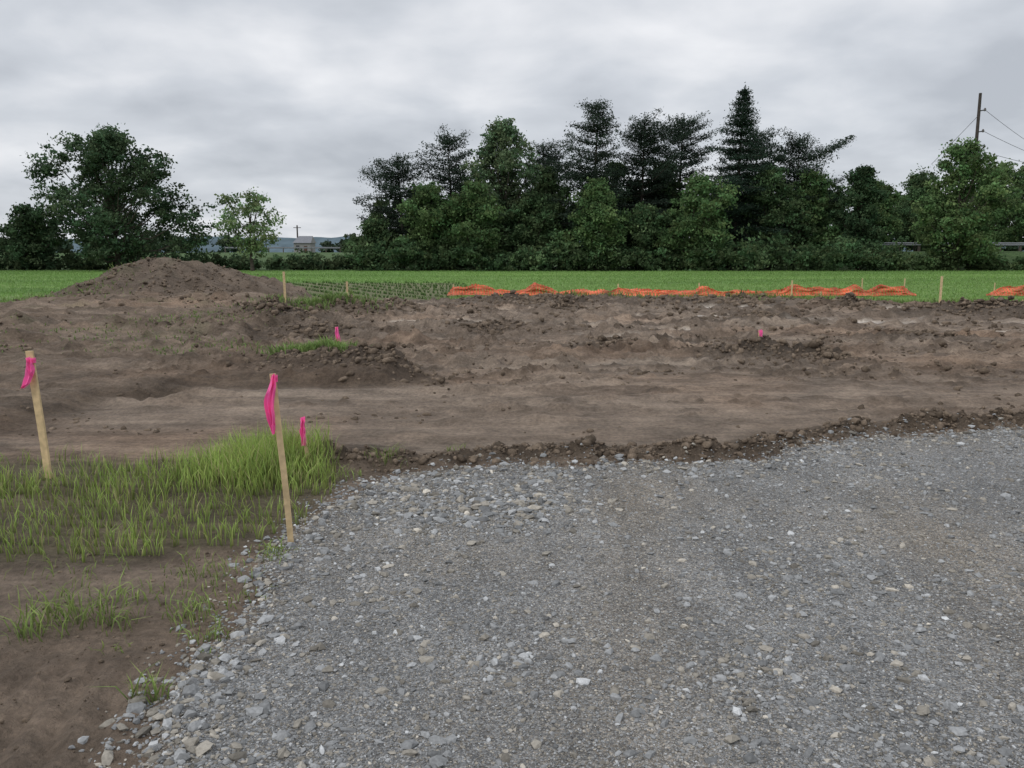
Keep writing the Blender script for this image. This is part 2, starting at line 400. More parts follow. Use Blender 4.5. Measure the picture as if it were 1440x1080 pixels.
def subdiv(V, F):
    V = [tuple(v) for v in V]; mid = {}; NF = []
    def m(a, b):
        k = (min(a, b), max(a, b))
        if k not in mid:
            p = (np.array(V[a])+np.array(V[b])); p = p/np.linalg.norm(p); V.append(tuple(p)); mid[k] = len(V)-1
        return mid[k]
    for a, b, c in F:
        ab, bc, ca = m(a, b), m(b, c), m(c, a); NF += [[a, ab, ca], [b, bc, ab], [c, ca, bc], [ab, bc, ca]]
    return np.array(V), np.array(NF)
ICO2, ICO2F = subdiv(ICO, ICOF)
def lumps(name, P, S, col, mat, base=ICO, bf=ICOF, flat=.65, jit=.3, smooth=False):
    n = len(P); k = len(base)
    V = base[None]*(1+rng.uniform(-jit, jit, (n, k, 1))) + rng.uniform(-jit, jit, (n, k, 3))*.5
    V = V*np.stack([rng.uniform(.75, 1.3, n), rng.uniform(.5, 1.0, n), rng.uniform(flat*.7, flat*1.2, n)], -1)[:, None]
    tl = rng.normal(0, .35, n); az = rng.uniform(0, 6.283, n)
    c, s = np.cos(tl)[:, None], np.sin(tl)[:, None]
    y = V[..., 1]*c - V[..., 2]*s; z = V[..., 1]*s + V[..., 2]*c
    c, s = np.cos(az)[:, None], np.sin(az)[:, None]
    x = V[..., 0]*c - y*s; y = V[..., 0]*s + y*c
    V = np.stack([x, y, z], -1)*S[:, None, None] + P[:, None]
    F = (bf[None] + (np.arange(n)*k)[:, None, None]).reshape(-1, 3)
    return make_mesh(name, V.reshape(-1, 3), [(F, 0)], np.repeat(col, k, 0), [mat], smooth)
def stone_cols(n):
    g = rng.choice([.14, .20, .26, .34, .46], n, p=[.20, .34, .29, .14, .03])*rng.uniform(.85, 1.15, n)
    c = np.stack([g*.99, g*1.0, g*.995], -1)
    tan = rng.random(n) < .34
    c[tan] *= np.array([1.06, .96, .82])
    return c
def gravel_pts(n, ymax=7.4, p=1.0):
    y = 2.0+(ymax-2.0)*rng.random(n)**p; x = rng.uniform(-1.6, 1.0+y*.75, n)
    return x, y
x, y = gravel_pts(85000, p=1.15)
sd = gravel_sd(x, y); den = .30+1.0*np.clip(fbm(x*1.4, y*1.4, 4, 301)+.1, 0, 1) + .7*np.exp(-(sd/.28)**2) + 1.0*np.exp(-((x+.2)**2/.6+(y-5.0)**2/.2))
den *= 1-.6*gravel_tone(x, y)
k = (rng.random(len(x)) < den) & (sd > -.05-.25*rng.random(len(x))**3)
x, y, sd = x[k], y[k], sd[k]
S = .0050*np.exp(rng.exponential(.42, len(x))); S = np.clip(S, .004, .027)
S *= 1+.25*np.exp(-(sd/.3)**2)+.65*np.exp(-((x+.2)**2/.5+(y-5.0)**2/.25))
z = np.where(sd > 0, gravel_h(x, y), np.maximum(gravel_h(x, y), height(x, y)))
lumps("gravel_stones", np.stack([x, y, z+S*.10], -1), S, stone_cols(len(x)), M_stone, jit=.30, flat=.55)
x, y = gravel_pts(120000, p=1.4)
sd = gravel_sd(x, y); k = sd > -.02
x, y = x[k], y[k]; S = rng.uniform(.0026, .0058, len(x))
lumps("gravel_chippings", np.stack([x, y, gravel_h(x, y)+S*.25], -1), S, stone_cols(len(x)), M_stone, OCT, OCTF, .7, .3)

def clod_pts():
    P = []; S = []
    n = 9500
    seg = rng.random(n)*19.0; L = np.array(BERM); d = np.r_[0, np.cumsum(np.hypot(*np.diff(L, axis=0).T))]
    bx = np.interp(seg, d, L[:, 0]); by = np.interp(seg, d, L[:, 1])+rng.normal(0, .13, n); bx += rng.normal(0, .05, n)
    P.append(np.stack([bx, by], -1)); S.append(np.minimum(.0065*np.exp(rng.exponential(.5, n)), .045))
    n = 24000; x = rng.uniform(-14, 14, n); y = 7+19*rng.random(n)**1.2
    k = np.clip(fbm(x*.9, y*1.6, 4, 401)*2.4-.02, 0.02, 1)*(.35+.65*sstep(9, 11, y)) > rng.random(n); x, y = x[k], y[k]
    P.append(np.stack([x, y], -1)); S.append(np.minimum((.007+.0009*y)*np.exp(rng.exponential(.38, len(x))), .02+.0032*y))
    for (hx, hy, hr, hh) in HUMPS:
        m = int(340*hr); P.append(np.stack([rng.normal(hx, hr*.45, m), rng.normal(hy, hr*.33, m)], -1)); S.append(np.minimum((.008+.0009*hy)*np.exp(rng.exponential(.42, m)), .03+.003*hy))
    n = 1500; x = rng.normal(-11, 2.3, n); y = rng.normal(27, 2.3, n); P.append(np.stack([x, y], -1)); S.append(np.minimum(.022*np.exp(rng.exponential(.35, n)), .07))
    n = 2200; x = rng.uniform(-5, -1.1, n); y = rng.uniform(2.1, 4.2, n); P.append(np.stack([x, y], -1)); S.append(np.minimum(.003*np.exp(rng.exponential(.5, n)), .013))
    return np.concatenate(P), np.concatenate(S)
P, S = clod_pts()
k = (gravel_sd(P[:, 0], P[:, 1]) < .12*rng.random(len(P))) & (dirt_d(P[:, 0], P[:, 1]) > -.2) & (wetmask(P[:, 0], P[:, 1]) < .3) & (sdf(P[:, 0], P[:, 1], GRASS) < .1)
P = P[k]; S = S[k]; zz = height(P[:, 0], P[:, 1])
cc = np.array([.125, .096, .071])*rng.uniform(.65, 1.5, (len(P), 1))
lumps("soil_clods", np.c_[P, zz], S, cc, M_clod, ICO2, ICO2F, flat=.75, jit=.22, smooth=True)

# ------------------------------------------------------------ grass
def blades(P, H, Wd, lean, colb, colt, acc, mat=0):
    n = len(P); az = rng.uniform(0, 6.283, n); fa = rng.uniform(0, 6.283, n)
    d = np.stack([np.cos(az), np.sin(az), np.zeros(n)], -1); f = np.stack([np.cos(fa), np.sin(fa), np.zeros(n)], -1)*(Wd/2)[:, None]
    up = np.array([0, 0, 1.])
    b0 = P; m = P+up*(H*.55)[:, None]+d*(H*lean*.3)[:, None]; t = P+up*(H*(1-.25*lean))[:, None]+d*(H*lean)[:, None]
    V = np.stack([b0-f, b0+f, m+f*.8, m-f*.8, t], 1).reshape(-1, 3)
    o = np.arange(n)[:, None]*5
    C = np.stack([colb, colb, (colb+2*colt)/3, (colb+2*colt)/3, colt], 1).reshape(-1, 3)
    k = acc.n
    acc.add(V, o+np.array([[0, 1, 2, 3]]), C, mat)
    acc.G.setdefault((mat, 3), []).append(o+np.array([[3, 2, 4]])+k)
def gcol(n, c, v=.25):
    return np.array(c)[None]*rng.uniform(1-v, 1+v, (n, 1))*rng.uniform(.92, 1.08, (n, 3))
acc = Acc()
rows = np.arange(3.95, 6.4, .14); px = []; py = []
for r in rows:
    cx = np.arange(-9, -1.1, .034); cx = cx+rng.normal(0, .014, len(cx))
    for q in range(6):
        px.append(cx+rng.normal(0, .008, len(cx))); py.append(r+.03*np.sin(cx*1.7)+rng.normal(0, .010, len(cx)))
px = np.concatenate(px); py = np.concatenate(py)
gs = sdf(px, py, GRASS)+.2*fbm(px*3, py*3, 3, 6)
tall = np.clip(1.1*np.exp(-((px+1.85)**2/.30+(py-5.8)**2/.22)), 0, 1)
k = (gs > 0) & (rng.random(len(px)) < np.clip(.46+.9*fbm(px*2, py*3, 3, 61)+tall, .06, 1)) & ((px > -4.8) | (rng.random(len(px)) < .5))
px, py, tall = px[k], py[k], tall[k]
ex = rng.normal(-1.8, .28, 2600); ey = rng.normal(5.75, .26, 2600); kk = sdf(ex, ey, GRASS) > -.1
px = np.r_[px, ex[kk]]; py = np.r_[py, ey[kk]]; tall = np.r_[tall, np.clip(1.1*np.exp(-((ex[kk]+1.8)**2/.25+(ey[kk]-5.8)**2/.2)), .2, 1)]
n = len(px)
H = (.110+.03*vnoise(px*1.3, py*2, 62)+.15*tall)*rng.uniform(.45, 1.45, n)
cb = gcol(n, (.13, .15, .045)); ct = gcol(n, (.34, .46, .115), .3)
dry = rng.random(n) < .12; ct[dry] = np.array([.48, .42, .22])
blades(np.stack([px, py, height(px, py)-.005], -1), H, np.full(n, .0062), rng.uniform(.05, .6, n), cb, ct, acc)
def tuft(x, y, r, n, h, w, c=(.28, .38, .10), a=acc, base=(.12, .14, .05)):
    X = rng.normal(x, r, n); Y = rng.normal(y, r*.8, n)
    blades(np.stack([X, Y, height(X, Y)-.005], -1), h*rng.uniform(.5, 1.2, n), np.full(n, w), rng.uniform(.2, 1.1, n), gcol(n, base), gcol(n, c, .3), a)
for (x, y, r, n, h) in [(-1.95, 3.35, .10, 80, .16), (-1.75, 3.3, .07, 50, .14), (-2.05, 3.2, .06, 40, .14), (-1.85, 3.55, .14, 60, .08), (-1.45, 3.42, .07, 60, .10), (-1.38, 3.3, .06, 35, .08),
                        (-1.33, 3.6, .1, 60, .06), (-1.28, 3.16, .05, 40, .08), (-1.30, 2.72, .022, 20, .14), (-1.36, 2.68, .018, 14, .13), (-1.5, 3.75, .15, 60, .07), (-2.6, 3.6, .1, 30, .09),
                        (-3.0, 3.8, .2, 60, .09), (-1.28, 4.15, .05, 40, .08), (-1.25, 4.05, .05, 30, .07), (-1.18, 5.6, .07, 40, .1), (-.95, 5.92, .06, 50, .12), (-1.6, 3.9, .15, 60, .08), (-2.2, 3.8, .2, 70, .08),
                        (-1.62, 3.05, .04, 14, .05), (-1.2, 3.0, .03, 14, .05), (-.45, 6.3, .05, 20, .08)]:
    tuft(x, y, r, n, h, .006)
acc.build("grass_patch", [M_blade])

acc = Acc()
for (cx, cy, rx, ry, n, h) in [(-2.75, 11.1, .55, .25, 1100, .18), (-2.2, 10.9, .3, .2, 300, .13), (-5.0, 21.3, 1.1, .7, 1700, .26), (-5.6, 19.5, .5, 1.0, 300, .14), (-6.5, 17, 1.2, 2.2, 700, .09), (-8, 14, 2.2, 2.2, 600, .07),
                               (-4.5, 12.5, 1.2, .8, 400, .08), (4, 27.2, 6, .4, 1100, .2), (14, 25.3, 5, .5, 1100, .22), (-13.5, 24, 1.5, 2.5, 700, .16), (9, 26.5, 3, .4, 500, .2)]:
    X = rng.normal(cx, rx*.6, n); Y = rng.normal(cy, ry*.6, n)
    blades(np.stack([X, Y, height(X, Y)-.01], -1), h*rng.uniform(.5, 1.2, n), np.full(n, .010+.0007*cy), rng.uniform(.2, .9, n), gcol(n, (.10, .12, .045)), gcol(n, (.19, .29, .08)), acc)
acc.build("weed_patches", [M_blade])

acc = Acc()
n = 170000
Y = 22.5+50*rng.random(n)**1.1; X = rng.uniform(-1, 1, n)*(12+Y*.78)
k = (dirt_d(X, Y) < -.15*rng.random(n)*4+.1) & ((sdf(X, Y, CORN) < 0) | (rng.random(n) < .06))
X, Y = X[k], Y[k]; n = len(X)
tone = .5+fbm(X*.06, Y*.4, 3, 130)
ct = gcol(n, (.170, .292, .075), .12)*(.85+.3*tone)[:, None]
blades(np.stack([X, Y, height(X, Y)-.01], -1), rng.uniform(.06, .12, n), rng.uniform(.012, .022, n)*(.6+Y/50), rng.uniform(.1, .9, n), ct*.85, ct, acc)
acc.build("crop_field_grass", [M_blade])
acc = Acc()
uu, vv = np.meshgrid(np.arange(-30, 30, .32), np.arange(-30, 30, .95))
uu = uu+rng.normal(0, .05, uu.shape); vv = vv+rng.normal(0, .03, vv.shape)
a = math.radians(118); X = -9+uu*math.cos(a)-vv*math.sin(a); Y = 34+uu*math.sin(a)+vv*math.cos(a)
k = (sdf(X, Y, CORN) > -.3) & (dirt_d(X, Y) < .2); X, Y = X[k], Y[k]
X = np.repeat(X, 8)+rng.normal(0, .02, len(X)*8); Y = np.repeat(Y, 8)+rng.normal(0, .02, len(Y)*8); n = len(X)
blades(np.stack([X, Y, height(X, Y)-.01], -1), rng.uniform(.10, .20, n), np.full(n, .028), rng.uniform(.3, 1.0, n), gcol(n, (.06, .09, .03)), gcol(n, (.095, .19, .045)), acc)
acc.build("corn_rows", [M_blade])

# ------------------------------------------------------------ trees
def leaves(acc, P, S, col, aspect=.6, flat=1.0, mat=1):
    n = len(P)
    a = rng.normal(size=(n, 3)); a[:, 2] *= flat; a /= np.linalg.norm(a, axis=1)[:, None]
    r = rng.normal(size=(n, 3))
    if flat < 1: r = r*np.array([.3, .3, 1.])
    b = np.cross(a, r); b /= np.linalg.norm(b, axis=1)[:, None]+1e-9
    a = a*S[:, None]; b = b*(S*aspect)[:, None]
    V = np.stack([P+a, P+b, P-a, P-b], 1).reshape(-1, 3)
    F = np.arange(n*4).reshape(-1, 4)
    acc.add(V, F, np.repeat(col, 4, 0), mat)
BARK = np.array([.07, .058, .047])
def lobe_leaves(acc, c, r, col, ncl, nl, sig, ls, zs=.8):
    d = rng.normal(size=(ncl, 3)); d /= np.linalg.norm(d, axis=1)[:, None]
    rad = r*rng.uniform(.3, 1.05, ncl)**.6*(1+.28*rng.normal(size=ncl))
    cc = c + d*rad[:, None]*np.array([1, 1, zs])
    cf = rng.uniform(.6, 1.35, ncl)
    sg = sig*rng.uniform(.5, 1.3, ncl)
    P = np.repeat(cc, nl, 0)+rng.normal(size=(ncl*nl, 3))*np.repeat(sg, nl)[:, None]*np.array([1, 1, .6])
    k = P[:, 2] > height(P[:1, 0], P[:1, 1])[0]+.05
    C = np.array(col)[None]*(np.repeat(cf, nl)*rng.uniform(.85, 1.15, ncl*nl))[:, None]
    C[:, 0] *= np.repeat(rng.uniform(.85, 1.2, ncl), nl)
    P, C = P[k], C[k]
    leaves(acc, P, rng.uniform(.6, 1.3, len(P))*ls, C)
    return cc
def deciduous(name, X, Y, h, r, col, lobes=18, ncl=25, nl=30, low=.12, lean=0., ls=.14, lobe_r=.34, top=.5, extra=None, spread=1.0, core=True):
    acc = Acc(); g = float(height(np.array([X]), np.array([Y]))[0])-.1
    base = np.array([X, Y, g]); tr = .019*h+.03
    topc = base+np.array([lean*h, 0, h*.8])
    ts = np.linspace(0, 1, 7); path = [base*(1-t)+topc*t+np.array([.15*math.sin(t*5+X), .1*math.sin(t*4), 0])*h*.08 for t in ts]
    acc.add(*tube(path, [tr*(1.25 if t == 0 else 1)*(1-.85*t) for t in ts], 7), BARK, 0)
    C = []
    for i in range(lobes):
        t = (i+.5)/lobes
        zf = low+(1-low)*t
        prof = max(.1, math.sin(math.pi*min(1, (t*.84+.16))**(math.log(.5)/math.log(top))))**.6
        R = lobe_r*r*rng.uniform(.65, 1.3)*(1-.3*t)
        az = i*2.4+rng.uniform(-.5, .5); q = max(0, r*prof-R*.6)*rng.uniform(.35, 1.1)*spread
        z = min(g+h*zf, g+h-R*.75)
        C.append((np.array([X+lean*h*zf+q*math.cos(az), Y+q*math.sin(az), z]), R))
    if core:
        for t in (.3, .5, .7): C.append((np.array([X+lean*h*t, Y, g+h*t]), r*.45))
    if extra:
        for (dx, dy, z, R) in extra: C.append((np.array([X+dx, Y+dy, g+z]), R))
    for c, R in C:
        t0 = np.clip((c[2]-g)/(h*.8)*.55, .08, .85)
        s = base*(1-t0)+topc*t0; e = c; m = (s+e)/2+np.array([0, 0, -.05*h])
        acc.add(*tube([s, m, e], [tr*.38*(1-t0*.5), tr*.25, tr*.07], 5), BARK, 0)
        lc = np.array(col)*rng.uniform(.75, 1.3)
        cc = lobe_leaves(acc, c, R, lc, int(ncl*(R/(lobe_r*r))**1.3)+4, nl, .22+.07*R, ls)
        for q in cc[::4]: acc.add(*tube([e, q], [tr*.08, tr*.03], 4), BARK, 0)
    return acc.build(name, [M_bark, M_leaf])
pcount = [0]
def conifer(name, X, Y, h, r, col, kind="pine", low=.2, step=.72, lean=0., blunt=.55):
    pcount[0] += 1; ps = pcount[0]
    acc = Acc(); g = float(height(np.array([X]), np.array([Y]))[0])-.1; tr = .018*h
    ts = np.linspace(0, 1, 6); lx = rng.normal(0, .025)*h+lean*h
    P0 = lambda t: np.array([X+lx*t*t, Y, g+h*t*.985])
    acc.add(*tube([P0(t) for t in ts], [tr*(1-.93*t) for t in ts], 7), BARK*.9, 0)
    z = low*h
    LP = []; LC = []; LS = []
    while z < h*.985:
        t = z/h; u = (t-low)/(1-low)
        if kind == "pine":
            L0 = r*(min(1, .6+1.3*u)*(1-u)**blunt*1.15+.08); nb = 6; droop = .04+.40*u
        else:
            L0 = r*((1-u)**.9*1.08+.04); nb = 7; droop = -.22+.50*u
        off = rng.uniform(0, 6.28)
        for b in range(nb):
            az = off+b*6.283/nb+rng.normal(0, .35)
            irr = 1+.5*float(vnoise(math.cos(az)*1.3+ps*7.1, math.sin(az)*1.3+z*.55, 500+ps)) if kind == "pine" else 1+.2*float(vnoise(math.cos(az)*2+z, math.sin(az)*2, 9))
            L = min(L0*irr*(rng.uniform(.6, 1.2) if kind == "pine" else rng.uniform(.65, 1.15)), r*1.18)
            if kind == "pine" and rng.random() < .16: continue
            zo = rng.uniform(-.25, .25) if kind == "pine" else rng.uniform(-.12, .12)
            s = P0(t)+np.array([0, 0, zo]); d = np.array([math.cos(az), math.sin(az), 0])
            zt = rng.normal(0, .16 if kind == "pine" else .08)
            e = s+d*L+np.array([0, 0, L*(droop+zt)]); m = s+d*L*.5+np.array([0, 0, L*(droop+zt)*.3])
            acc.add(*tube([s, m, e], [tr*.28*(1-.7*t)+.01, tr*.18*(1-.7*t)+.01, .01], 4), BARK*.8, 0)
            ns = max(2, int(L/.38)); cf0 = rng.uniform(.7, 1.3)
            side = np.array([-d[1], d[0], 0])
            for j in range(ns):
                w = (.12 if kind == "pine" else .08)+(.92)*(j+.6)/ns; w = min(w, 1.04)
                p = s*(1-w)**2+2*w*(1-w)*m+w*w*e
                spr = (.20+.19*L*math.sin(min(1, w)*2.4+.3)*.75)
                nn = int(34+28*spr)
                q = p+side*rng.normal(0, spr, (nn, 1))+d*rng.normal(0, .22, (nn, 1))
                q[:, 2] += rng.normal(0.05, .15 if kind == "pine" else .12, nn)
                if kind != "pine": q[:, 2] -= np.abs(rng.normal(0, .15, nn))
                LP.append(q); LC.append(np.array(col)*(cf0*rng.uniform(.8, 1.2, (nn, 1))))
                LS.append(rng.uniform(.07, .16, nn))
        z += step*rng.uniform(.7, 1.3)*(1 if u < .7 else .7)
    LP = np.concatenate(LP); LC = np.concatenate(LC); LS = np.concatenate(LS)
    leaves(acc, LP, LS, LC, .38, .65)
    q = P0(1.0)+rng.normal(0, .09, (80, 3))*np.array([1, 1, 4.0])-np.array([0, 0, .3]); leaves(acc, q, np.full(80, .12), np.tile(col, (80, 1)), .35)
    return acc.build(name, [M_bark, M_leaf])

PINE = (.037, .056, .039); SPR = (.031, .053, .036); DK = (.070, .114, .052); MD = (.090, .150, .060)
conifer("pine_tree", -10.4, 78, 10.4, 4.2, PINE, low=.3)
conifer("pine_tree", -5.8, 80, 12.8, 3.9, PINE, low=.3)
conifer("pine_tree", 7.5, 76, 15.2, 4.0, PINE, low=.25, blunt=.6)
conifer("pine_tree", 12.6, 80, 14.4, 3.6, PINE, low=.25, step=.65, blunt=.45)
conifer("pine_tree", 17.0, 84, 15.2, 3.8, PINE, low=.3, blunt=.5)
conifer("pine_tree", 24.6, 83, 13.8, 3.7, PINE, low=.3, blunt=.45)
conifer("pine_tree", 27.6, 80, 12.4, 3.9, PINE, low=.4, step=.7, blunt=.4)
conifer("spruce_tree", 21.0, 77, 16.8, 4.6, SPR, "spruce", low=.2, step=.66)
conifer("pine_tree", 3.5, 84, 12.6, 3.3, PINE, low=.3, blunt=.45)
deciduous("cottonwood_tree", -.9, 78, 13.8, 4.3, (.105, .155, .082), lobes=34, ncl=26, lobe_r=.32, top=.42)
deciduous("deciduous_tree", -7.6, 74, 7.6, 3.2, MD)
deciduous("deciduous_tree", -12.6, 75, 4.8, 2.5, DK, lobes=10)
deciduous("deciduous_tree", -3.3, 73, 7.8, 3.2, MD)
deciduous("deciduous_tree", 3.6, 79, 9.6, 3.0, DK)
deciduous("deciduous_tree", 7.4, 72, 7.8, 3.3, MD, top=.45)
deciduous("deciduous_tree", 1.8, 75, 7.0, 2.9, DK)
deciduous("deciduous_tree", 16.6, 73, 8.4, 3.6, MD)
deciduous("deciduous_tree", 12.0, 74, 5.8, 2.7, DK)
deciduous("deciduous_tree", 10.4, 82, 10.5, 3.2, DK)
deciduous("deciduous_tree", 15.0, 82, 10.5, 3.2, DK)
deciduous("deciduous_tree", 24.0, 76, 9.4, 3.5, DK)
deciduous("deciduous_tree", 28.4, 78, 9.2, 3.1, MD)
deciduous("deciduous_tree", 31.9, 75, 9.4, 2.3, (.052, .090, .044), lobes=20, top=.4)
deciduous("deciduous_tree", 40.0, 90, 7.6, 2.6, MD)
deciduous("deciduous_tree", 39.8, 73, 11.2, 4.0, (.110, .175, .070), lobes=28, top=.45, lobe_r=.3)
deciduous("deciduous_tree", 51.5, 88, 9.4, 3.8, MD)
deciduous("deciduous_tree", 57.5, 90, 10, 4.4, DK)
deciduous("deciduous_tree", 46.5, 94, 9.0, 3.8, DK)
deciduous("deciduous_tree", 64.5, 86, 10, 4.6, DK)
deciduous("maple_tree", -34.9, 72, 12.2, 5.6, (.064, .104, .054), lobes=40, ncl=22, nl=32, low=.1, lobe_r=.26, top=.5,
          extra=[(5.0, 0, 6.2, 1.7), (6.4, 0, 4.6, 1.5), (7.2, 0, 3.2, 1.3), (5.8, 0, 2.2, 1.6), (3.4, 0, 9.0, 1.7), (-5.0, 0, 9.6, 1.5), (-6.0, 0, 8.6, 1.1), (-3.2, 0, 10.8, 1.2), (-5.2, 0, 7, 1.4), (-4.4, 0, 4, 1.7), (-5.9, 0, 5.4, .9)])
deciduous("deciduous_tree", -43.8, 74, 5.9, 2.8, (.056, .092, .046), lobes=14, top=.5)
deciduous("deciduous_tree", -52, 76, 7.9, 3.5, DK)
deciduous("sapling_tree", -22.4, 70, 6.8, 2.9, (.18, .255, .12), lobes=15, ncl=13, nl=22, low=.25, ls=.13, top=.6, core=False)

def mass(name, items, col, ls=.16, ncl=20, nl=24):
    acc = Acc()
    for (x, y, z, R, f) in items:
        lobe_leaves(acc, np.array([x, y, float(height(np.array([x]), np.array([y]))[0])+z]), R, np.array(col)*f, ncl, nl, .2+.06*R, ls, .85)
    acc.build(name, [M_bark, M_leaf])
it = [(x+rng.normal(0, .4), 71.6+rng.normal(0, .8), rng.uniform(.3, 1.8), rng.uniform(.8, 1.9), rng.uniform(.6, 1.6)) for x in np.arange(-13.5, 34, .8)]
mass("undergrowth_shrubs", it, DK)
it = [(x+rng.normal(0, .5), 86+rng.normal(0, 2), z+rng.normal(0, .5), rng.uniform(1.6, 2.4), rng.uniform(.6, 1.0)) for x in np.arange(-12, 34, 1.7) for z in (1.2, 3.6, 6.0)]
mass("woodland_interior", it, DK, .28, 20, 24)
it = [(x+rng.normal(0, .5), 76+rng.normal(0, 1.2), rng.uniform(.2, .7), rng.uniform(.6, 1.15)*(1.3 if x < -27 else .95), rng.uniform(.7, 1.2)) for x in np.arange(-56, -13, .7)]
mass("hedgerow", it, (.070, .108, .052))
it = [(x+rng.normal(0, .4), 73+rng.normal(0, .6), rng.uniform(.2, .8), rng.uniform(.5, .9), rng.uniform(.7, 1.2)) for x in np.arange(33, 62, .8)]
mass("hedgerow", it, (.080, .125, .052))
it = [(x+rng.normal(0, 1), 112+rng.normal(0, 4), z, rng.uniform(1.6, 2.6), rng.uniform(.7, 1.1)) for x in np.arange(44, 96, 2.0) for z in (1.5, 4.0, 6.2)]
mass("distant_tree_line", it, (.068, .105, .056), .32)
it = [(x+rng.normal(0, 1), 190+rng.normal(0, 6), rng.uniform(.8, 2.2), rng.uniform(1.6, 3.0), rng.uniform(.7, 1.1)) for x in list(np.arange(-180, -64, 2.5))+list(np.arange(-44, -20, 2.5))]
mass("distant_tree_line", it, (.075, .11, .07), .45, 24, 24)

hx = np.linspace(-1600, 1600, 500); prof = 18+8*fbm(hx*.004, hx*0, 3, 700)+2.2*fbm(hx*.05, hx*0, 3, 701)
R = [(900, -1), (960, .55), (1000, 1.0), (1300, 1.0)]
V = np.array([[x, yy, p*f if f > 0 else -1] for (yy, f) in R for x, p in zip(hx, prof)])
make_mesh("distant_hills", V, [(grid_faces(4, 500), 0)], np.tile([.10, .135, .155], (len(V), 1))*rng.uniform(.9, 1.1, (len(V), 1)), [attr_mat("haze_tinted_woods", 1, .05, .15, spec=0)], True)  # aerial haze is painted into the hills' bluish base colour

# ------------------------------------------------------------ survey stakes
WOOD = (.56, .42, .24); PINK = (.95, .16, .45)
def stake(base, top, w=.036, th=.012, yaw=0., ribbon=None, col=WOOD, point=False):
    acc = Acc(); b = np.array([base[0], base[1], float(height(np.array([base[0]]), np.array([base[1]]))[0])-.12]); t = np.array(top, float)
    ax = np.array([math.cos(yaw), math.sin(yaw), 0]); ay = np.array([-math.sin(yaw), math.cos(yaw), 0])
    n = 9; V = []
    for i in range(n):
        s = i/(n-1); c = b*(1-s)+t*s; c = c+ax*.004*math.sin(s*5)
        tw = .25*s; a2 = ax*math.cos(tw)+ay*math.sin(tw); b2 = -ax*math.sin(tw)+ay*math.cos(tw)
        ww = w*(1.0 if i < n-1 else (.5 if point else .97))
        for (p, q) in ((-1, -1), (1, -1), (1, 1), (-1, 1)): V.append(c+a2*ww/2*p+b2*th/2*q)
    F = [[i*4+k, i*4+(k+1) % 4, (i+1)*4+(k+1) % 4, (i+1)*4+k] for i in range(n-1) for k in range(4)]+[[(n-1)*4+k for k in range(4)]]
    acc.add(V, F, np.array(col), 0)
    if ribbon:
        wrap, tails = ribbon
        c = t+(b-t)/np.linalg.norm(b-t)*wrap
        for dz in (-.006, .008):
            V = []
            for zz in (-.011, .011):
                for (p, q) in ((-1, -1), (1, -1), (1, 1), (-1, 1)):
                    V.append(c+ax*(w/2+.003)*p+ay*(th/2+.003)*q+np.array([0, 0, zz+dz+.004*p]))
            acc.add(V, [[k, (k+1) % 4, 4+(k+1) % 4, 4+k] for k in range(4)], np.array(PINK), 1)
        for pts, wd in tails:
            pts = np.array(pts, float); m = 26; s = np.linspace(0, 1, m); si = np.linspace(0, 1, len(pts))
            P = np.stack([np.interp(s, si, pts[:, k]) for k in range(3)], -1); wv = np.interp(s, np.linspace(0, 1, len(wd)), wd)
            V = []; J = 5
            for i in range(m):
                for j in range(J):
                    q = (j/(J-1)-.5)
                    off = ax*q*wv[i]+ay*(.012*math.sin(q*9+s[i]*5)-.012)+np.array([0, 0, .004*math.sin(q*5+i*.3)])
                    V.append(c+P[i]+off+ax*.003*math.sin(i*.4))
            acc.add(V, grid_faces(m, J), np.array(PINK)*(1+.08*np.sin(np.repeat(np.arange(m), J)*.5))[:, None], 1)
    return acc.build("survey_stake", [M_wood, M_plastic])
stake((-1.235, 4.30), (-1.285, 4.28, .955), .032, .012, .35, (.03, [([(0, -.01, .03), (-.012, -.01, -.04), (-.028, -.01, -.12), (-.028, -.01, -.2), (-.012, -.01, -.30)], [.012, .035, .052, .055, .045, .012]),
                                                             ([(.0, -.02, .01), (-.008, -.025, -.06), (-.018, -.03, -.16), (-.01, -.02, -.25)], [.02, .03, .04, .03, .02])]))
stake((-3.32, 5.58), (-3.37, 5.58, .92), .050, .018, -.2, (.07, [([(-.0, -.02, .01), (.0, -.02, -.04), (-.0, -.02, -.10), (-.03, -.03, -.16), (-.06, -.03, -.19)], [.03, .055, .05, .045, .03]),
                                                           ([(0.005, -.03, .03), (.02, -.03, -.03), (.015, -.03, -.1)], [.045, .05, .03])]))
stake((-1.49, 5.73), (-1.52, 5.72, .41), .026, .012, .3, (.01, [([(0, -.01, .0), (-.005, -.015, -.08), (.0, -.01, -.19)], [.02, .035, .03]), ([(0, -.02, .02), (.005, -.02, -.10)], [.03, .03])]))
def small(x, y, h, tape=False, w=.035):
    g = float(height(np.array([x]), np.array([y]))[0])
    rb = (.02, [([(0, -.01, .02), (.01, -.015, -.08), (.03, -.01, -.2)], [.04, .06, .05])]) if tape else None
    stake((x, y), (x+rng.normal(0, .012), y, g+h), w, .016, rng.uniform(-.4, .4), rb)
small(3.92, 12.6, .32, True, .05); small(-2.7, 12.3, .30, True, .04)
small(-5.8, 20.6, .76, False, .06); small(-5.0, 24.5, .62, False, .06); small(1.5, 22.4, .28, False, .06)
small(11.35, 21.4, .88, False, .06); small(9.8, 25.6, .3, False, .06); small(10.3, 29.8, .6, False, .055); small(13.0, 30, .66, False, .055)
small(14.55, 30, .66, False, .055); small(13.8, 21.8, .25, False, .06); small(.82, 30, .5, False, .05); small(3.95, 30, .46, False, .05); small(6.95, 30, .5, False, .05)
small(-2.2, 30.3, .42, False, .05); small(17.9, 30, .5, False, .05)

